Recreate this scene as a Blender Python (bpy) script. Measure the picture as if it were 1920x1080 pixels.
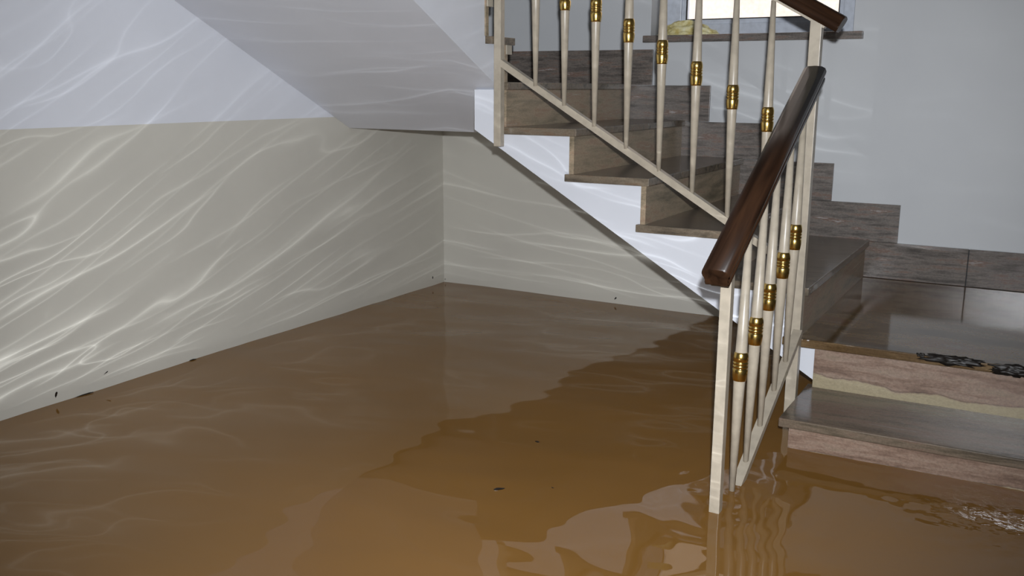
import bpy, bmesh, math, random
from mathutils import Vector, Matrix, noise
from mathutils.geometry import tessellate_polygon
C = bpy.context.scene
for o in list(bpy.data.objects): bpy.data.objects.remove(o)
col = C.collection

# ------------------------------------------------------------ camera, world, lights, exposure
F_PX = 1775.47; YAW = 0.5137; PITCH = -0.2102; ROLL = 0.0058
CAM = Vector((2.9633, -4.457, 1.1046))
fw = Vector((-math.sin(YAW)*math.cos(PITCH), math.cos(YAW)*math.cos(PITCH), math.sin(PITCH)))
rt0 = Vector((math.cos(YAW), math.sin(YAW), 0)); up0 = rt0.cross(fw)
rt = rt0*math.cos(ROLL) + up0*math.sin(ROLL); up = up0*math.cos(ROLL) - rt0*math.sin(ROLL)
cd = bpy.data.cameras.new('camera'); cam = bpy.data.objects.new('camera', cd); col.objects.link(cam)
cd.sensor_width = 36; cd.lens = F_PX/1920*36; cd.clip_start = .02; cd.clip_end = 100
m = Matrix((rt, up, -fw)).transposed().to_4x4(); m.translation = CAM; cam.matrix_world = m
C.camera = cam
C.view_settings.view_transform = 'Standard'; C.view_settings.look = 'None'
C.view_settings.gamma = 1; C.view_settings.use_curve_mapping = False
C.view_settings.exposure = 0.0

w = bpy.data.worlds.new('sky'); C.world = w; w.use_nodes = True
bg = w.node_tree.nodes['Background']; bg.inputs[0].default_value = (.86, .93, 1, 1); bg.inputs[1].default_value = 2.6

def lamp(name, kind, loc, energy, color=(1,1,1), **kw):
    l = bpy.data.lights.new(name, kind); l.energy = energy; l.color = color
    for k, v in kw.items(): setattr(l, k, v)
    o = bpy.data.objects.new(name, l); o.location = loc; col.objects.link(o); return o
# the flash on top of the camera
FLASH = CAM + rt0*.025 + Vector((0, 0, .115))
fl = lamp('camera_flash', 'SPOT', FLASH, 425, (.93, .96, 1.0), shadow_soft_size=.018, spot_size=math.radians(86), spot_blend=.9)
fl.rotation_euler = (fw + Vector((.0, 0, .05))).to_track_quat('-Z', 'Y').to_euler()
# soft fill lamp added behind the photographer, no doorway there
a = lamp('hall_fill', 'AREA', (2.3, -6.9, 1.6), 10, (.92, .96, 1.0), shape='RECTANGLE', size=1.6, size_y=1.9)
a.rotation_euler = (math.radians(90), 0, 0)

# ------------------------------------------------------------ node helpers
def mat(name):
    mt = bpy.data.materials.new(name); mt.use_nodes = True
    nt = mt.node_tree; return mt, nt, nt.nodes['Principled BSDF']
def N(nt, t, **kw):
    n = nt.nodes.new(t)
    for k, v in kw.items():
        if k.startswith('i_'):
            key = k[2:]; n.inputs[int(key) if key.isdigit() else key].default_value = v
        else: setattr(n, k, v)
    return n
def L(nt, a, b): nt.links.new(a, b)
def math_(nt, op, a, b=None, c=None, clamp=False):
    n = nt.nodes.new('ShaderNodeMath'); n.operation = op; n.use_clamp = clamp
    for i, v in enumerate((a, b, c)):
        if v is None: continue
        if isinstance(v, (int, float)): n.inputs[i].default_value = v
        else: nt.links.new(v, n.inputs[i])
    return n.outputs[0]
def s2l(c): return tuple(((x/255)/12.92 if x/255 <= .04045 else ((x/255+.055)/1.055)**2.4) for x in c) + (1,)
def pos_scaled(nt, s):
    g = N(nt, 'ShaderNodeNewGeometry'); mp = N(nt, 'ShaderNodeMapping'); mp.inputs['Scale'].default_value = s
    L(nt, g.outputs['Position'], mp.inputs['Vector']); return g, mp.outputs[0]
def ramp(nt, fac, stops):
    r = N(nt, 'ShaderNodeValToRGB'); e = r.color_ramp.elements
    while len(e) < len(stops): e.new(.5)
    for el, (p, c) in zip(e, stops): el.position = p; el.color = c
    L(nt, fac, r.inputs[0]); return r.outputs[0]

def paint(name, c1, c2=None, zsplit=None, rough=.55):
    mt, nt, b = mat(name)
    g, v = pos_scaled(nt, (1, 1, 1))
    n1 = N(nt, 'ShaderNodeTexNoise', i_Scale=1.6, i_Detail=5.0); L(nt, v, n1.inputs['Vector'])
    cols = []
    for c in (c1, c2 or c1):
        d = tuple(x*.93 for x in c[:3]) + (1,)
        cols.append(ramp(nt, n1.outputs[0], [(.35, d), (.65, c)]))
    if c2:
        sx = N(nt, 'ShaderNodeSeparateXYZ'); L(nt, g.outputs['Position'], sx.inputs[0])
        st = math_(nt, 'GREATER_THAN', sx.outputs[2], zsplit)
        mx = N(nt, 'ShaderNodeMix', data_type='RGBA'); L(nt, st, mx.inputs[0]); L(nt, cols[0], mx.inputs[6]); L(nt, cols[1], mx.inputs[7])
        L(nt, mx.outputs[2], b.inputs['Base Color'])
    else: L(nt, cols[0], b.inputs['Base Color'])
    n2 = N(nt, 'ShaderNodeTexNoise', i_Scale=220.0, i_Detail=2.0); L(nt, v, n2.inputs['Vector'])
    bp = N(nt, 'ShaderNodeBump', i_Strength=.08, i_Distance=.001); L(nt, n2.outputs[0], bp.inputs['Height']); L(nt, bp.outputs[0], b.inputs['Normal'])
    b.inputs['Roughness'].default_value = rough
    return mt
WHITE = (.68, .70, .755, 1); BEIGE = (.56, .54, .48, 1)
M_two = paint('wall_paint_two_tone', BEIGE, WHITE, .957)
M_white = paint('white_paint', WHITE, rough=.5)
M_grey = paint('wall_paint_grey', (.60, .61, .63, 1), rough=.5)
M_ceil = paint('ceiling_paint', (.42, .42, .42, 1))
M_hall = paint('hall_paint', (.27, .265, .25, 1))

def stone(name, stops, scale, rough=.3, bump=.25, vein=None, spec=.5):
    mt, nt, b = mat(name)
    g, v = pos_scaled(nt, scale)
    nz = N(nt, 'ShaderNodeTexNoise', i_Scale=1.0, i_Detail=10.0, i_Roughness=.68, i_Distortion=.25); L(nt, v, nz.inputs['Vector'])
    c = ramp(nt, math_(nt, 'MULTIPLY_ADD', nz.outputs[0], 1.75, -.375), stops)
    g2, v2 = pos_scaled(nt, (130, 130, 190))
    n2 = N(nt, 'ShaderNodeTexNoise', i_Scale=1.0, i_Detail=4.0, i_Roughness=.7); L(nt, v2, n2.inputs['Vector'])
    sp = ramp(nt, n2.outputs[0], [(.36, (.74, .72, .71, 1)), (.64, (1.1, 1.08, 1.07, 1))])
    mx = N(nt, 'ShaderNodeMix', data_type='RGBA', blend_type='MULTIPLY'); mx.inputs[0].default_value = .8
    L(nt, c, mx.inputs[6]); L(nt, sp, mx.inputs[7]); out = mx.outputs[2]
    if vein:   # a pale band along the lower edge of the slab, with a wavy border
        z0, amp, vc = vein
        sx = N(nt, 'ShaderNodeSeparateXYZ'); L(nt, g.outputs['Position'], sx.inputs[0])
        g3, v3 = pos_scaled(nt, (4.5, 4.5, 4.5)); n3 = N(nt, 'ShaderNodeTexNoise', i_Scale=1.0, i_Detail=5.0); L(nt, v3, n3.inputs['Vector'])
        lim = math_(nt, 'MULTIPLY_ADD', math_(nt, 'SUBTRACT', n3.outputs[0], .5), amp, z0)
        d = math_(nt, 'SUBTRACT', lim, sx.outputs[2])
        f = math_(nt, 'MULTIPLY', d, 160.0, clamp=True)
        m2 = N(nt, 'ShaderNodeMix', data_type='RGBA'); L(nt, f, m2.inputs[0]); L(nt, out, m2.inputs[6])
        vv = N(nt, 'ShaderNodeMix', data_type='RGBA', blend_type='MULTIPLY'); vv.inputs[0].default_value = .6
        vv.inputs[6].default_value = vc; L(nt, sp, vv.inputs[7]); L(nt, vv.outputs[2], m2.inputs[7])
        ln = math_(nt, 'SUBTRACT', 1.0, math_(nt, 'MULTIPLY', math_(nt, 'ABSOLUTE', d), 350.0), clamp=True)
        m3 = N(nt, 'ShaderNodeMix', data_type='RGBA'); L(nt, math_(nt, 'MULTIPLY', ln, .5), m3.inputs[0]); L(nt, m2.outputs[2], m3.inputs[6]); m3.inputs[7].default_value = (.06, .045, .035, 1)
        out = m3.outputs[2]
    L(nt, out, b.inputs['Base Color'])
    rr = N(nt, 'ShaderNodeMapRange', i_3=rough*.7, i_4=rough*1.4); L(nt, nz.outputs[0], rr.inputs[0]); L(nt, rr.outputs[0], b.inputs['Roughness'])
    bp = N(nt, 'ShaderNodeBump', i_Strength=bump, i_Distance=.0015); L(nt, n2.outputs[0], bp.inputs['Height']); L(nt, bp.outputs[0], b.inputs['Normal'])
    b.inputs['Specular IOR Level'].default_value = spec
    return mt
TR = [(.25, (.090, .076, .058, 1)), (.42, (.150, .122, .090, 1)), (.55, (.195, .160, .118, 1)), (.68, (.170, .118, .080, 1)), (.8, (.23, .21, .17, 1))]
WT = [(.25, (.060, .048, .034, 1)), (.42, (.115, .092, .066, 1)), (.55, (.165, .128, .094, 1)), (.68, (.15, .10, .074, 1)), (.8, (.20, .18, .15, 1))]
RI = [(.22, (.16, .135, .090, 1)), (.42, (.29, .235, .160, 1)), (.55, (.37, .29, .20, 1)), (.68, (.33, .225, .155, 1)), (.8, (.42, .38, .29, 1))]
SK = [(.22, (.075, .066, .060, 1)), (.42, (.145, .128, .115, 1)), (.55, (.20, .176, .158, 1)), (.68, (.19, .125, .098, 1)), (.8, (.34, .33, .32, 1))]
PK = [(.25, (.155, .105, .080, 1)), (.45, (.24, .165, .125, 1)), (.58, (.28, .205, .160, 1)), (.8, (.25, .19, .14, 1))]
WE = [(.28, (.085, .052, .024, 1)), (.45, (.150, .098, .050, 1)), (.56, (.20, .140, .075, 1)), (.68, (.18, .085, .036, 1)), (.8, (.19, .15, .11, 1))]
M_tread = stone('stone_tread', TR, (4, 24, 24), .20, .12)
M_riser = stone('stone_riser', RI, (5, 3, 20), .36, .12)
M_skirt = stone('stone_skirting', SK, (5, 5, 40), .24, .3)
M_pink = stone('stone_pink_riser', PK, (5, 5, 40), .24, .3, vein=(.143, .09, (.34, .29, .19, 1)))
M_pinklow = stone('stone_pink_low_riser', PK, (5, 5, 40), .07, .5, vein=(-.002, .075, (.34, .29, .19, 1)))
M_wet = stone('stone_wet_landing', WE, (2.2, 6, 30), .05, .05, spec=.34)
M_wet2 = stone('stone_wet_step', WT, (3, 26, 26), .09, .15, spec=.36)
M_skirtwet = stone('stone_wet_skirting', SK, (5, 5, 40), .11, .25)
M_mortar = paint('mortar', (.42, .38, .31, 1), rough=.8)

def simple(name, c, rough=.5, metal=0, **kw):
    mt, nt, b = mat(name)
    g, v = pos_scaled(nt, (1, 1, 1)); n = N(nt, 'ShaderNodeTexNoise', i_Scale=35.0, i_Detail=4.0); L(nt, v, n.inputs['Vector'])
    lo = tuple(x*.86 for x in c[:3]) + (1,)
    L(nt, ramp(nt, n.outputs[0], [(.35, lo), (.6, c)]), b.inputs['Base Color'])
    b.inputs['Roughness'].default_value = rough; b.inputs['Metallic'].default_value = metal
    for k, x in kw.items(): b.inputs[k.replace('_', ' ')].default_value = x
    return mt
M_cream = simple('cream_enamel', (.43, .375, .295, 1), .34)
M_brass = simple('polished_brass', (.80, .55, .17, 1), .24, 1.0)
M_frame = simple('white_window_plastic', (.62, .66, .74, 1), .3)
M_gasket = simple('black_gasket', (.012, .012, .014, 1), .6)
M_debris = simple('wet_leaf_debris', (.010, .007, .006, 1), .3)
M_mud = simple('wet_mud', (.012, .009, .007, 1), .5)
M_outwall = simple('exterior_render', (.62, .50, .42, 1), .8)
def yellow():
    mt, nt, b = mat('yellow_foam')
    g, v = pos_scaled(nt, (1, 1, 1)); n = N(nt, 'ShaderNodeTexNoise', i_Scale=28.0, i_Detail=5.0); L(nt, v, n.inputs['Vector'])
    L(nt, ramp(nt, n.outputs[0], [(.35, (.52, .40, .09, 1)), (.6, (.78, .72, .42, 1)), (.75, (.85, .83, .70, 1))]), b.inputs['Base Color'])
    b.inputs['Roughness'].default_value = .6; return mt
M_yellow = yellow()
def wood():
    mt, nt, b = mat('dark_varnished_wood')
    tc = N(nt, 'ShaderNodeTexCoord'); mp = N(nt, 'ShaderNodeMapping'); mp.inputs['Scale'].default_value = (3, 45, 45)
    L(nt, tc.outputs['Object'], mp.inputs['Vector'])
    n = N(nt, 'ShaderNodeTexNoise', i_Scale=1.0, i_Detail=6.0, i_Distortion=.4); L(nt, mp.outputs[0], n.inputs['Vector'])
    L(nt, ramp(nt, n.outputs[0], [(.3, (.010, .005, .003, 1)), (.5, (.026, .0125, .007, 1)), (.7, (.045, .021, .0105, 1))]), b.inputs['Base Color'])
    b.inputs['Roughness'].default_value = .3; b.inputs['Specular IOR Level'].default_value = .2
    return mt
M_wood = wood()
def water_mat():
    mt, nt, b = mat('muddy_flood_water')
    g, v = pos_scaled(nt, (1, 1, 1))
    n = N(nt, 'ShaderNodeTexNoise', i_Scale=.8, i_Detail=3.0); L(nt, v, n.inputs['Vector'])
    L(nt, ramp(nt, n.outputs[0], [(.3, (.185, .090, .021, 1)), (.7, (.225, .112, .028, 1))]), b.inputs['Base Color'])
    b.inputs['Roughness'].default_value = 0.012; b.inputs['IOR'].default_value = 1.333
    # fine ripples running off the lowest step
    d = N(nt, 'ShaderNodeVectorMath', operation='DISTANCE'); L(nt, g.outputs['Position'], d.inputs[0]); d.inputs[1].default_value = (3.0, -1.76, 0)
    mk = N(nt, 'ShaderNodeMapRange', interpolation_type='SMOOTHSTEP', i_1=.08, i_2=.36, i_3=1.0, i_4=0.0); L(nt, d.outputs['Value'], mk.inputs[0])
    rp = N(nt, 'ShaderNodeTexNoise', i_Scale=42.0, i_Detail=1.5); L(nt, g.outputs['Position'], rp.inputs['Vector'])
    bp = N(nt, 'ShaderNodeBump', i_Distance=.0016); L(nt, mk.outputs[0], bp.inputs['Strength']); L(nt, rp.outputs[0], bp.inputs['Height']); L(nt, bp.outputs[0], b.inputs['Normal'])
    return mt
M_water = water_mat()
def glass_mat():
    mt = bpy.data.materials.new('window_glass'); mt.use_nodes = True; nt = mt.node_tree; nt.nodes.clear()
    o = N(nt, 'ShaderNodeOutputMaterial'); t = N(nt, 'ShaderNodeBsdfTransparent'); g = N(nt, 'ShaderNodeBsdfGlossy', i_Roughness=.02)
    fr = N(nt, 'ShaderNodeFresnel', i_IOR=1.45); mx = N(nt, 'ShaderNodeMixShader')
    L(nt, fr.outputs[0], mx.inputs[0]); L(nt, t.outputs[0], mx.inputs[1]); L(nt, g.outputs[0], mx.inputs[2]); L(nt, mx.outputs[0], o.inputs[0]); return mt
M_glass = glass_mat()

# ------------------------------------------------------------ mesh helpers
def obj(name, bm, m, parent=None, smooth=False, origin=None):
    if origin is not None: bmesh.ops.translate(bm, verts=bm.verts, vec=-Vector(origin))
    bmesh.ops.recalc_face_normals(bm, faces=bm.faces)
    me = bpy.data.meshes.new(name); bm.to_mesh(me); bm.free(); me.materials.append(m)
    if smooth:
        for p in me.polygons: p.use_smooth = True
    o = bpy.data.objects.new(name, me); col.objects.link(o)
    if origin is not None: o.location = origin
    if parent:
        o.parent = parent; o.matrix_parent_inverse = Matrix.Translation(-Vector(parent.location)) if parent.type == 'EMPTY' else parent.matrix_basis.inverted()
    return o
def tag(o, label, cat, group=None, kind=None):
    o['label'] = label; o['category'] = cat
    if group: o['group'] = group
    if kind: o['kind'] = kind
    return o
def thing(name, label, cat, loc, group=None):
    o = bpy.data.objects.new(name, None); o.empty_display_size = .1; o.location = loc; col.objects.link(o); return tag(o, label, cat, group)
def box(bm, x0, x1, y0, y1, z0, z1, bev=0, seg=2):
    vs = [bm.verts.new((x, y, z)) for x in (x0, x1) for y in (y0, y1) for z in (z0, z1)]
    fs = [bm.faces.new([vs[i] for i in f]) for f in ((0,1,3,2), (4,6,7,5), (0,4,5,1), (2,3,7,6), (0,2,6,4), (1,5,7,3))]
    bmesh.ops.recalc_face_normals(bm, faces=fs)
    if bev:
        es = list({e for f in fs for e in f.edges})
        bmesh.ops.bevel(bm, geom=es, offset=bev, segments=seg, affect='EDGES', profile=.6)
def B(*a, **k):
    bm = bmesh.new(); box(bm, *a, **k); return bm
def prism(pts, axis, a, b):
    """polygon pts extruded along axis ('X' or 'Y') from a to b"""
    bm = bmesh.new()
    mk = (lambda p, t: (t, p[0], p[1])) if axis == 'X' else (lambda p, t: (p[0], t, p[1]))
    v0 = [bm.verts.new(mk(p, a)) for p in pts]; v1 = [bm.verts.new(mk(p, b)) for p in pts]
    for t in tessellate_polygon([[Vector((p[0], p[1], 0)) for p in pts]]):
        bm.faces.new([v0[i] for i in t]); bm.faces.new([v1[i] for i in t][::-1])
    for i in range(len(pts)):
        j = (i+1) % len(pts); bm.faces.new((v0[i], v0[j], v1[j], v1[i]))
    return bm
def frame_of(p, q, upv=Vector((0, 0, 1))):
    p, q = Vector(p), Vector(q); d = (q-p).normalized(); s = d.cross(upv).normalized(); u = s.cross(d).normalized(); return p, q, d, s, u
def sweep(p, q, prof, cap_cut=None):
    """profile (side, up) swept in a straight line p to q"""
    p, q, d, s, u = frame_of(p, q); bm = bmesh.new()
    r0 = [bm.verts.new(p + s*a + u*b) for a, b in prof]; r1 = [bm.verts.new(q + s*a + u*b) for a, b in prof]
    n = len(prof)
    for i in range(n): bm.faces.new((r0[i], r0[(i+1) % n], r1[(i+1) % n], r1[i]))
    bm.faces.new(r0[::-1]); bm.faces.new(r1); return bm
def lathe(p, q, prof, seg=28):
    """prof: (t along p->q in metres, radius)"""
    p, q, d, s, u = frame_of(p, q, Vector((0, 1, 0))); bm = bmesh.new(); rings = []
    for t, r in prof:
        rings.append([bm.verts.new(p + d*t + (s*math.cos(2*math.pi*k/seg) + u*math.sin(2*math.pi*k/seg))*r) for k in range(seg)])
    for a, b in zip(rings, rings[1:]):
        for k in range(seg): bm.faces.new((a[k], a[(k+1) % seg], b[(k+1) % seg], b[k]))
    bm.faces.new(rings[0][::-1]); bm.faces.new(rings[-1]); return bm
def struct(name, bm, m, **k):
    o = obj(name, bm, m, **k); o['kind'] = 'structure'; return o

# ------------------------------------------------------------ the room shell
RX = 3.60; RY = -7.0; ZF = -.41; ZC = 3.0
struct('wall_left', B(-.2, 0, RY-.2, .35, ZF-.1, ZC), M_two)
# window wall: four pieces round the opening, one mesh; the strip under the stairs is beige
WX0, WX1, WZ0, WZ1 = 1.212, 2.152, 1.32, 2.45
bm = bmesh.new()
for a in ((0, WX0, 0, .35, ZF-.1, ZC), (WX1, RX+.2, 0, .35, ZF-.1, ZC), (WX0, WX1, 0, .35, ZF-.1, WZ0), (WX0, WX1, 0, .35, WZ1, ZC)): box(bm, *a)
def backwall():
    # beige below the stair soffit line, grey-white above it
    mt, nt, b = mat('wall_paint_back')
    g = N(nt, 'ShaderNodeNewGeometry'); sx = N(nt, 'ShaderNodeSeparateXYZ'); L(nt, g.outputs['Position'], sx.inputs[0])
    lim = math_(nt, 'MINIMUM', math_(nt, 'MULTIPLY_ADD', sx.outputs[0], -.596, .934+.596*.95+.06), .957)
    f = math_(nt, 'GREATER_THAN', sx.outputs[2], lim)
    mx = N(nt, 'ShaderNodeMix', data_type='RGBA'); L(nt, f, mx.inputs[0]); mx.inputs[6].default_value = BEIGE; mx.inputs[7].default_value = (.60, .615, .63, 1)
    nn = N(nt, 'ShaderNodeTexNoise', i_Scale=1.6, i_Detail=6.0); L(nt, g.outputs['Position'], nn.inputs['Vector'])
    m2 = N(nt, 'ShaderNodeMix', data_type='RGBA', blend_type='MULTIPLY'); m2.inputs[0].default_value = 1
    L(nt, mx.outputs[2], m2.inputs[6]); L(nt, ramp(nt, nn.outputs[0], [(.35, (.93, .93, .94, 1)), (.65, (1, 1, 1, 1))]), m2.inputs[7])
    L(nt, m2.outputs[2], b.inputs['Base Color']); b.inputs['Roughness'].default_value = .5
    n2 = N(nt, 'ShaderNodeTexNoise', i_Scale=12.0, i_Detail=4.0); L(nt, g.outputs['Position'], n2.inputs['Vector'])
    bp = N(nt, 'ShaderNodeBump', i_Strength=.15, i_Distance=.004); L(nt, n2.outputs[0], bp.inputs['Height']); L(nt, bp.outputs[0], b.inputs['Normal'])
    return mt
struct('wall_back', bm, backwall())
struct('wall_right', B(RX, RX+.2, RY-.2, 0, ZF-.1, ZC), M_hall)
struct('wall_front', B(0, RX, RY-.2, RY, ZF-.1, ZC), M_hall)
struct('ceiling', B(-.2, RX+.2, RY-.2, .35, ZC, ZC+.15), M_ceil)
struct('floor', B(-.2, RX+.2, RY-.2, .35, ZF-.2, ZF-.1), simple('floor_tile', (.2, .17, .13, 1), .4))

# window
FY = .20
win = bpy.data.objects.new('window_1', None); win.location = (1.68, FY, WZ0); col.objects.link(win); win['kind'] = 'structure'
bm = bmesh.new(); sz = 1.346; gx0, gx1, gz0 = 1.311, 2.047, 1.428
for a in ((WX0, 1.29, sz, WZ1), (2.066, WX1, sz, WZ1), (1.29, 2.066, sz, gz0-.02), (1.29, 2.066, WZ1-.08, WZ1)):
    box(bm, a[0], a[1], FY, FY+.07, a[2], a[3], bev=.004)
obj('window_frame', bm, M_frame, win)
bm = bmesh.new()
for a in ((1.290, gx0, gz0-.02, WZ1-.08), (gx1, 2.066, gz0-.02, WZ1-.08), (gx0, gx1, gz0-.02, gz0), (gx0, gx1, WZ1-.1, WZ1-.08)):
    box(bm, a[0], a[1], FY+.012, FY+.06, a[2], a[3])
sash = obj('window_sash', bm, M_frame, win)
bm = bmesh.new()
for a in ((gx0-.0, gx0+.005, gz0, WZ1-.1), (gx1-.005, gx1, gz0, WZ1-.1), (gx0, gx1, gz0, gz0+.005), (gx0, gx1, WZ1-.105, WZ1-.1)):
    box(bm, a[0], a[1], FY+.010, FY+.02, a[2], a[3])
obj('gasket', bm, M_gasket, win)
obj('window_pane', B(gx0, gx1, FY+.03, FY+.036, gz0, WZ1-.1), M_glass, win)
obj('window_sill', B(1.183, 2.197, -.032, FY+.06, 1.313, sz, bev=.003), M_skirt, win)
nb = obj('house_wall', B(-3, 8, 3.2, 3.4, -.5, 5.0), M_outwall)
tag(nb, 'pale peach rendered wall seen outside through the window', 'wall'); nb['kind'] = 'structure'; nb.name = 'wall_outside'
sun = lamp('sun', 'SUN', (2, 1, 6), 1.6, (1, .95, .88), angle=.01)
sun.rotation_euler = (math.radians(-52), math.radians(-12), 0); sun.rotation_euler = Vector((.2, 1.0, -.9)).to_track_quat('-Z', 'Y').to_euler()

# crumpled yellow lump on the sill
bm = bmesh.new(); bmesh.ops.create_icosphere(bm, subdivisions=4, radius=1)
for v in bm.verts:
    n_ = noise.fractal(v.co*1.6 + Vector((3, 1, 7)), 1, 2, 4)*.28 + noise.cell(v.co*2.3)*.05
    s_ = 1 + n_; taper = 1 - .45*max(0, v.co.x)
    v.co = Vector((v.co.x*.142*s_, v.co.y*.055*s_, max(-.0, (v.co.z*.062 + .004)*s_*taper)))
lump = obj('foam_lump', bm, M_yellow); lump.location = (1.385, .055, sz+.0005)
tag(lump, 'crumpled pale yellow foam lump lying at the left end of the window sill', 'lump')

# ------------------------------------------------------------ staircase
HL = .2685; R = .17; G = .2952; X1 = 2.2956; T = .0283; W = 1.2228; RU = .0
X = lambda k: X1 - (k-1)*G
Z = lambda k: HL + k*R
st = thing('staircase', 'white plastered staircase with brown stone treads turning up from the flooded floor', 'staircase', (2.9, -1.2, ZF))
CO = .036
pts = [(.95, .934), (3.205, ZF), (RX, ZF), (RX, HL-T), (X(1)-CO, HL-T)]
for k in range(1, 6):
    pts.append((X(k)-CO, Z(k)-T)); 
    if k < 5: pts.append((X(k+1)-CO, Z(k)-T))
pts.append((.95, Z(5)-T))
obj('stair_body', prism(pts, 'Y', -1.2, 0), M_white, st)
YN = {6: -1.105, 7: -1.25, 8: -1.49, 9: -1.77, 10: -2.06, 11: -2.355, 12: -2.65}
pts = [(0, .902), (-.812, .902), (-2.95, .902+2.138*.505), (-5.6, .902+2.138*.505), (-5.6, Z(12)-T), (YN[12]-CO, Z(12)-T)]
for k in range(12, 5, -1):
    if k < 12: pts.append((YN[k]-.05, Z(k)-T))
    pts.append((YN[k]-.05, Z(k-1)-T))
    if k == 12: pts[-2] = (YN[12]-.05, Z(12)-T); pts.pop(-2) if False else None
pts[5] = (YN[12]-.05, Z(12)-T)
pts.append((0, Z(5)-T))
# drop duplicates
pp = []
for p_ in pts:
    if not pp or (Vector(p_)-Vector(pp[-1])).length > 1e-5: pp.append(p_)
obj('upper_stair_body', prism(pp, 'X', 0, 1.06), M_white, st)
# lower two steps: masonry body
obj('step_body', B(2.36, RX, -1.57, -1.2, ZF, HL-R-T), M_white, st)
obj('step_body', B(2.36, RX, -1.93, -1.57, ZF, HL-2*R-T), M_white, st)
bev = .0035
# treads of the middle flight
for k in (1, 2, 3, 4):
    obj('tread', B(X(k)-.342, X(k), -W, -.013, Z(k)-T, Z(k), bev=bev), M_tread, st)
obj('tread', B(.0, X(5), -1.14, -.013, Z(5)-T, Z(5), bev=bev), M_tread, st)
obj('tread', B(1.053, X(5), -W, -1.14, Z(5)-T, Z(5), bev=.002), M_tread, st)
for k in range(1, 6):
    obj('riser', B(X(k)-.0355, X(k)-.0155, -1.206, -.002, Z(k-1), Z(k)-T), M_riser, st)
# upper flight
for k in range(6, 12):
    obj('tread', B(0.0, 1.08, YN[k+1]-.03, YN[k], Z(k)-T, Z(k), bev=.002), M_tread, st)
    if k < 8: obj('mortar_strip', B(0.0, 1.072, YN[k]-.05, YN[k]-.012, Z(k)-T-.035, Z(k)-T), M_mortar, st)
    obj('riser', B(0.0, 1.066, YN[k]-.055, YN[k]-.035, Z(k-1), Z(k)-T), M_riser, st)
# landing and lower steps
obj('landing_slab', B(2.226, RX, -1.2597, -.0, HL-T, HL, bev=bev), M_wet, st)
obj('riser', B(2.333, RX, -1.235, -1.2, HL-R, HL-T), M_pink, st)
obj('tread', B(2.312, RX, -1.608, -1.2, HL-R-T, HL-R, bev=bev), M_wet2, st)
obj('riser', B(2.341, RX, -1.587, -1.565, HL-2*R, HL-R-T), M_pinklow, st)
obj('tread', B(2.312, RX, -1.956, -1.55, HL-2*R-T, HL-2*R, bev=bev), M_wet2, st)
# skirting along the window wall
DS = .1156; HS = .163; e = .0015
for k in range(1, 5):
    obj('skirting_tile', B(X(k+1)-.036, X(k)+DS, -.012, 0, Z(k-1)+HS+e, Z(k)+HS, bev=.001), M_skirt, st)
obj('skirting_tile', B(.02, X(5)+DS, -.012, 0, Z(4)+HS+e, Z(5)+HS, bev=.001), M_skirt, st)
obj('skirting_tile', B(X(1)-.036, 2.699, -.012, 0, HL+.002, HL+HS, bev=.001), M_skirtwet, st)
obj('skirting_tile', B(2.703, RX, -.012, 0, HL+.002, HL+HS, bev=.001), M_skirtwet, st)
obj('grout', B(X(1)-.03, RX, -.006, 0, HL, HL+.003), M_gasket, st)
obj('grout', B(2.697, 2.705, -.004, 0, HL, HL+HS-.002), M_gasket, st)

# plaster joint: nothing of the stair runs into the walls
for o in st.children:
    for v in o.data.vertices:
        v.co.x = min(max(v.co.x, .0015), RX-.0015); v.co.y = min(v.co.y, -.0015)

# ------------------------------------------------------------ railing
rl = thing('stair_railing', 'cream metal stair railing with brass collars and dark wooden handrails', 'railing', (2.285, -1.28, ZF))
PY = -1.28; PX = 2.285
corner = obj('post', B(2.256, 2.292, -1.298, -1.262, ZF, 1.34, bev=.002), M_cream, rl)
obj('post', B(1.081, 1.111, -1.272, -1.242, .876, 2.05, bev=.002), M_cream, rl)
obj('post', B(2.2725, 2.3005, -2.163, -2.133, ZF, .655, bev=.002), M_cream, rl)
def rect(a, b): return [(-a/2, -b/2), (a/2, -b/2), (a/2, b/2), (-a/2, b/2)]
UZ = lambda x: 1.168 - .590*(x-1.149)             # centre line of the sloping bottom bar
obj('bottom_bar', sweep((1.108, PY+.018, UZ(1.108)), (2.262, PY, UZ(2.262)), rect(.030, .024)), M_cream, rl)
LZ = lambda y: .033 + .470*(y+1.869) - .004
obj('bottom_bar', sweep((PX, -2.135, LZ(-2.135)), (PX, -1.294, LZ(-1.294)), rect(.030, .022)), M_cream, rl)
hp = [(.030, 0), (.031, .010), (.026, .0165), (.0255, .0205), (.034, .0255), (.0358, .034), (.033, .0445), (.022, .0515)]
hp = hp + [(0, .0535)] + [(-x, y) for x, y in hp[::-1]]
def handrail(p, q):
    p, q, d, s, u = frame_of(p, q); bm = sweep((0, 0, 0), (0, (q-p).length, 0), hp)
    es = [e_ for e_ in bm.edges if all(len(f.verts) > 4 for f in e_.link_faces[:1]) or any(len(f.verts) > 4 for f in e_.link_faces)]
    bmesh.ops.bevel(bm, geom=es, offset=.003, segments=2, affect='EDGES')
    # lay the rail along local X so the grain runs with it
    rot = Matrix(((0, 1, 0), (-1, 0, 0), (0, 0, 1))).to_4x4(); bmesh.ops.transform(bm, matrix=rot, verts=bm.verts)
    bmesh.ops.recalc_face_normals(bm, faces=bm.faces)
    me = bpy.data.meshes.new('handrail'); bm.to_mesh(me); bm.free(); me.materials.append(M_wood)
    for p_ in me.polygons: p_.use_smooth = len(p_.vertices) < 5
    o = bpy.data.objects.new('handrail', me); col.objects.link(o)
    mm = Matrix((d, s*-1, u)).transposed().to_4x4(); mm.translation = p
    o.parent = rl; o.matrix_parent_inverse = Matrix.Translation(-Vector(rl.location)); o.matrix_basis = mm; return o
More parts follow.
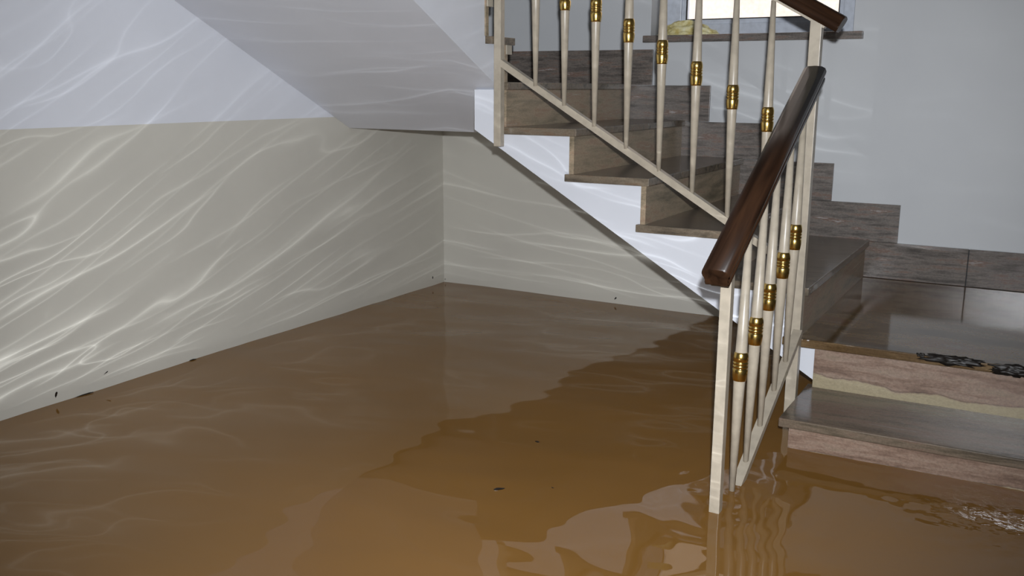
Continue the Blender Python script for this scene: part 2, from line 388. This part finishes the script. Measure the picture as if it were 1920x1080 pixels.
def HZl(y): return .628 + .532*(y+2.235)          # underside of the lower handrail
def HZu(x): return 1.262 + .555*(2.36-x)
h1 = handrail((PX, -2.235, HZl(-2.235)), (PX, -1.298, HZl(-1.298)))
h2 = handrail((1.111, PY, HZu(1.111)), (2.338, PY, HZu(2.338)))
h1['label'] = 'dark wooden handrail'; h2['label'] = 'dark wooden handrail'
obj('handrail_bar', sweep((PX, -2.20, HZl(-2.20)-.004), (PX, -1.296, HZl(-1.296)-.004), rect(.030, .009)), M_cream, rl)
obj('handrail_bar', sweep((1.111, PY, HZu(1.111)-.004), (2.30, PY, HZu(2.30)-.004), rect(.030, .009)), M_cream, rl)
def baluster(foot, ferr, topz):
    foot, ferr = Vector(foot), Vector(ferr); d = (ferr-foot)/(ferr.z-foot.z); top = foot + d*(topz-foot.z)
    Ln = (top-foot).length; tf = (ferr-foot).length
    b_ = obj('baluster', lathe(foot, top, [(0, .0078), (tf-.036, .0162), (tf+.036, .0162), (Ln, .0078)]), M_cream, rl, smooth=True)
    pr = [(-.040, .0164), (-.0395, .0176), (-.034, .0188), (-.022, .0204), (-.009, .0208), (-.0065, .0200), (-.0055, .0182), (-.0030, .0182), (-.0020, .0202), (.0015, .0206), (.0035, .0200),
          (.0045, .0184), (.0065, .0184), (.0075, .0202), (.0105, .0207), (.0125, .0200), (.0135, .0188), (.015, .0188), (.0165, .0204), (.028, .0202), (.036, .0186), (.040, .0170), (.0405, .0164)]
    obj('brass_collar', lathe(foot, top, [(tf+t, r) for t, r in pr], 32), M_brass, b_, smooth=True)
    return b_
UB = [(1.266, None), (1.386, 1.411), (1.509, 1.368), (1.636, 1.295), (1.762, 1.221), (1.888, 1.149), (2.017, 1.072), (2.138, 1.001)]
for x, fz in UB:
    z0 = UZ(x) + .006
    if fz is None: fz = 1.411 + .59*.12
    baluster((x, PY, z0), (x-.003, PY, fz), HZu(x)-.006)
for (yf, yz), fz in zip(((-1.995, -1.981), (-1.865, -1.843), (-1.727, -1.714), (-1.579, -1.569), (-1.449, -1.434)), (.358, .427, .502, .573, .642)):
    baluster((PX, yf, LZ(yf)+.006), (PX, yz, fz), HZl(yz)-.004)

# ------------------------------------------------------------ the flood water: a real, gently waving surface
posts = [(2.286, -2.148), (2.287, -1.998), (2.30, -1.93)]
def wave(x, y):
    h = 0
    p_ = Vector((x*.9 + .25*y, y*1.25 - .2*x, 0))
    h += .0052*noise.noise(p_*1.25 + Vector((4.1, 2.2, 0)))
    h += .0030*noise.noise(Vector((p_.x*2.1, p_.y*3.2, 3.3)))
    h += .0013*noise.noise(Vector((p_.x*4.6, p_.y*7.0, 7.7)))
    for px, py in posts:
        r_ = math.hypot(x-px, y-py); h += .00085*math.sin(r_*72)*math.exp(-r_*5.5)/(1+r_*2)
    r_ = math.hypot((x-2.98)/.34, (y+1.80)/.26)
    if r_ < 2.2: h += .0030*math.exp(-r_*r_)*noise.noise(Vector((x*32, y*42, 9)))
    return h
bm = bmesh.new(); NX, NY = 300, 470; grid = []
ys = [-.0 + RY*(j/NY)**1.25 for j in range(NY+1)]
for j in range(NY+1):
    grid.append([bm.verts.new((RX*i/NX, ys[j], wave(RX*i/NX, ys[j]))) for i in range(NX+1)])
for j in range(NY):
    for i in range(NX): bm.faces.new((grid[j][i], grid[j][i+1], grid[j+1][i+1], grid[j+1][i]))
wt = obj('flood_water', bm, M_water, smooth=True)
for p_ in wt.data.polygons: p_.use_smooth = True
tag(wt, 'still muddy brown flood water covering the stairwell floor', 'water', kind='stuff')

# ------------------------------------------------------------ floating and stuck debris
rnd = random.Random(5)
def flake(name, label, loc, length, width, ang, normal='Z', group=None, seed=0):
    """a small bent wet leaf fragment, its outline irregular"""
    r_ = random.Random(seed); bm = bmesh.new(); n = 14; th = .0009
    outl = []
    for i in range(n):
        a_ = 2*math.pi*i/n; rr = 1 + r_.uniform(-.25, .25)
        outl.append((math.cos(a_)*length/2*rr, math.sin(a_)*width/2*rr*(1+.35*math.cos(a_))))
    t_ = [bm.verts.new((x, y, th + .0016*math.sin(x/length*3+seed))) for x, y in outl]; b_ = [bm.verts.new((x, y, -.0004)) for x, y in outl]
    bm.faces.new(t_); bm.faces.new(b_[::-1])
    for i in range(n): bm.faces.new((t_[i], t_[(i+1) % n], b_[(i+1) % n], b_[i]))
    o = obj(name, bm, M_debris); o.location = loc
    if normal == 'Z': o.rotation_euler = (0, 0, ang)
    elif normal == 'X': o.rotation_euler = Matrix(((0, 0, 1), (1, 0, 0), (0, 1, 0))).to_euler(); o.rotation_euler.rotate_axis('Z', ang)
    else: o.rotation_euler = (math.radians(90), ang, 0)
    tag(o, label, 'debris', group); return o
def onw(x, y): return wave(x, y) + .0006
flake('leaf_fragment', 'small black leaf fragment floating in the open muddy water', (1.719, -2.32, onw(1.719, -2.32)), .030, .010, .85, seed=2)
flake('leaf_fragment', 'tiny dark speck floating above the larger leaf fragment', (1.643, -1.946, onw(1.643, -1.946)), .014, .008, .2, seed=3)
flake('leaf_fragment', 'tiny dark speck floating right of the larger leaf fragment', (1.846, -2.236, onw(1.846, -2.236)), .007, .005, .2, seed=4)
flake('leaf_fragment', 'black leaf scrap stuck on the left wall just above the water, leftmost', (.0008, -2.472, .031), .020, .008, 1.15, 'X', seed=5)
flake('leaf_fragment', 'thin dark streak of debris stuck on the left wall above the water', (.0008, -2.266, .056), .018, .0028, .5, 'X', seed=6)
flake('leaf_fragment', 'long dark debris strip at the waterline of the left wall', (.006, -2.37, onw(0, -2.37)+.001), .075, .006, 1.5, seed=7)
flake('leaf_fragment', 'small dark debris strip at the waterline further along the left wall', (.006, -1.86, onw(0, -1.86)+.001), .030, .006, 1.5, seed=8)
flake('leaf_fragment', 'dark speck stuck on the left wall next to the corner', (.0008, -.117, .046), .014, .009, 1.3, 'X', seed=9)
flake('leaf_fragment', 'dark speck stuck on the back wall under the stairs', (1.068, -.0008, .026), .016, .007, -1.0, 'Y', seed=10)
flake('leaf_fragment', 'dark speck at the foot of the wall corner', (.012, -.008, .017), .010, .004, -1.3, 'Y', seed=12)
# muddy clumps on the landing edge
def clump(label, x, y, z, lx, ly, lz, seed):
    bm = bmesh.new(); bmesh.ops.create_icosphere(bm, subdivisions=4, radius=1)
    for v in bm.verts:
        f = 1 + .6*noise.fractal(v.co*3.1 + Vector((seed, seed*.7, 1)), 1, 2, 4)
        v.co = Vector((v.co.x*lx*f, v.co.y*ly*f, v.co.z*lz*f))
    o = obj('mud_clump', bm, M_mud, smooth=True); o.location = (x, y, z); tag(o, label, 'mud'); return o
YL = -1.2597
clump('dark wet leaf and mud clump on the landing edge, left one', 2.765, YL+.001, HL-.006, .080, .014, .014, 3)
clump('dark wet mud clump on the landing edge, nearest the right picture edge', 2.935, YL+.001, HL-.012, .062, .014, .016, 11)
clump('small dark crumb of mud on the landing edge left of the clumps', 2.668, YL+.002, HL-.002, .012, .007, .006, 7)

# ------------------------------------------------------------ patterned lamps added above the water, standing in for the flash's ripple light
def glitter(loc, energy, layers, base):
    ca = bpy.data.lights.new('glitter_standin', 'POINT'); ca.energy = energy; ca.color = (.93, .97, 1.0); ca.shadow_soft_size = .0; ca.use_nodes = True
    cao = bpy.data.objects.new('glitter_standin', ca); cao.location = loc; col.objects.link(cao)
    nt = ca.node_tree; em = nt.nodes['Emission']
    g = N(nt, 'ShaderNodeNewGeometry'); sx = N(nt, 'ShaderNodeSeparateXYZ'); L(nt, g.outputs['Incoming'], sx.inputs[0])
    dx, dy, dz = sx.outputs[:3]
    hz = math_(nt, 'SQRT', math_(nt, 'MULTIPLY_ADD', dx, dx, math_(nt, 'MULTIPLY', dy, dy)))
    el = math_(nt, 'DIVIDE', dz, math_(nt, 'MAXIMUM', hz, .001))
    az = math_(nt, 'ARCTAN2', dy, dx)
    da = math_(nt, 'SUBTRACT', az, math.atan2(-loc[1], -loc[0]))
    tilt = math_(nt, 'MAXIMUM', math_(nt, 'MULTIPLY', da, .36), math_(nt, 'MULTIPLY', da, -.13))
    elp = math_(nt, 'POWER', math_(nt, 'MAXIMUM', el, 0.0), .72)
    tot = None
    for K, amp, su, sv, seed, width, soft, kt, gain in layers:
        # long wavering filaments: a bright fold line with a one-sided soft skirt
        v = math_(nt, 'MULTIPLY_ADD', tilt, kt, elp)
        cb = N(nt, 'ShaderNodeCombineXYZ'); L(nt, math_(nt, 'MULTIPLY', az, su), cb.inputs[0]); L(nt, math_(nt, 'MULTIPLY', v, sv), cb.inputs[1]); cb.inputs[2].default_value = seed
        n = N(nt, 'ShaderNodeTexNoise', i_Scale=1.0, i_Detail=2.0, i_Roughness=.4); L(nt, cb.outputs[0], n.inputs['Vector'])
        t = math_(nt, 'FRACT', math_(nt, 'MULTIPLY_ADD', n.outputs[0], amp, math_(nt, 'MULTIPLY_ADD', v, K, 100.0)))
        u = math_(nt, 'MINIMUM', t, math_(nt, 'SUBTRACT', 1.0, t))
        line = math_(nt, 'EXPONENT', math_(nt, 'MULTIPLY', u, -1/width))
        both = math_(nt, 'MULTIPLY_ADD', math_(nt, 'EXPONENT', math_(nt, 'MULTIPLY', t, -1/soft)), .26, line)
        n2 = N(nt, 'ShaderNodeTexNoise', i_Scale=1.7, i_Detail=1.0); L(nt, cb.outputs[0], n2.inputs['Vector'])
        wv = math_(nt, 'MULTIPLY', math_(nt, 'SUBTRACT', n2.outputs[0], .385), 4.8*gain, clamp=gain <= 1)
        wv = math_(nt, 'MINIMUM', math_(nt, 'MAXIMUM', wv, 0.0), gain)
        l_ = math_(nt, 'MULTIPLY', wv, both)
        tot = l_ if tot is None else math_(nt, 'ADD', tot, l_)
    tot = math_(nt, 'ADD', tot, base)  # even level added to lift the soffit and the wall under the stairs
    # nothing leaves below the water line; the glitter dies out upwards and towards the landing side
    f1 = math_(nt, 'MULTIPLY', el, 80.0, clamp=True)
    f2 = math_(nt, 'EXPONENT', math_(nt, 'MULTIPLY', math_(nt, 'MULTIPLY', el, el), -4.0))
    f3 = N(nt, 'ShaderNodeMapRange', interpolation_type='SMOOTHSTEP', i_1=1.50, i_2=1.68, i_3=.12, i_4=1.0); L(nt, az, f3.inputs[0])
    fin = math_(nt, 'MULTIPLY', math_(nt, 'MULTIPLY', tot, f1), math_(nt, 'MULTIPLY', f2, f3.outputs[0]))
    L(nt, fin, em.inputs['Strength'])
glitter((2.25, -3.25, .03), 118, [(9.5, 2.4, 2.1, 5.0, 1.7, .024, .20, 1.0, 1.0), (14.0, 2.8, 3.0, 7.0, 8.3, .028, .16, 1.3, .85)], .10)
glitter((2.15, -3.05, .03), 78, [(12.0, 3.2, 3.4, 8.0, 15.1, .024, .14, .8, 1.0), (17.0, 2.6, 2.4, 6.0, 22.7, .03, .12, 1.15, .6)], .0)
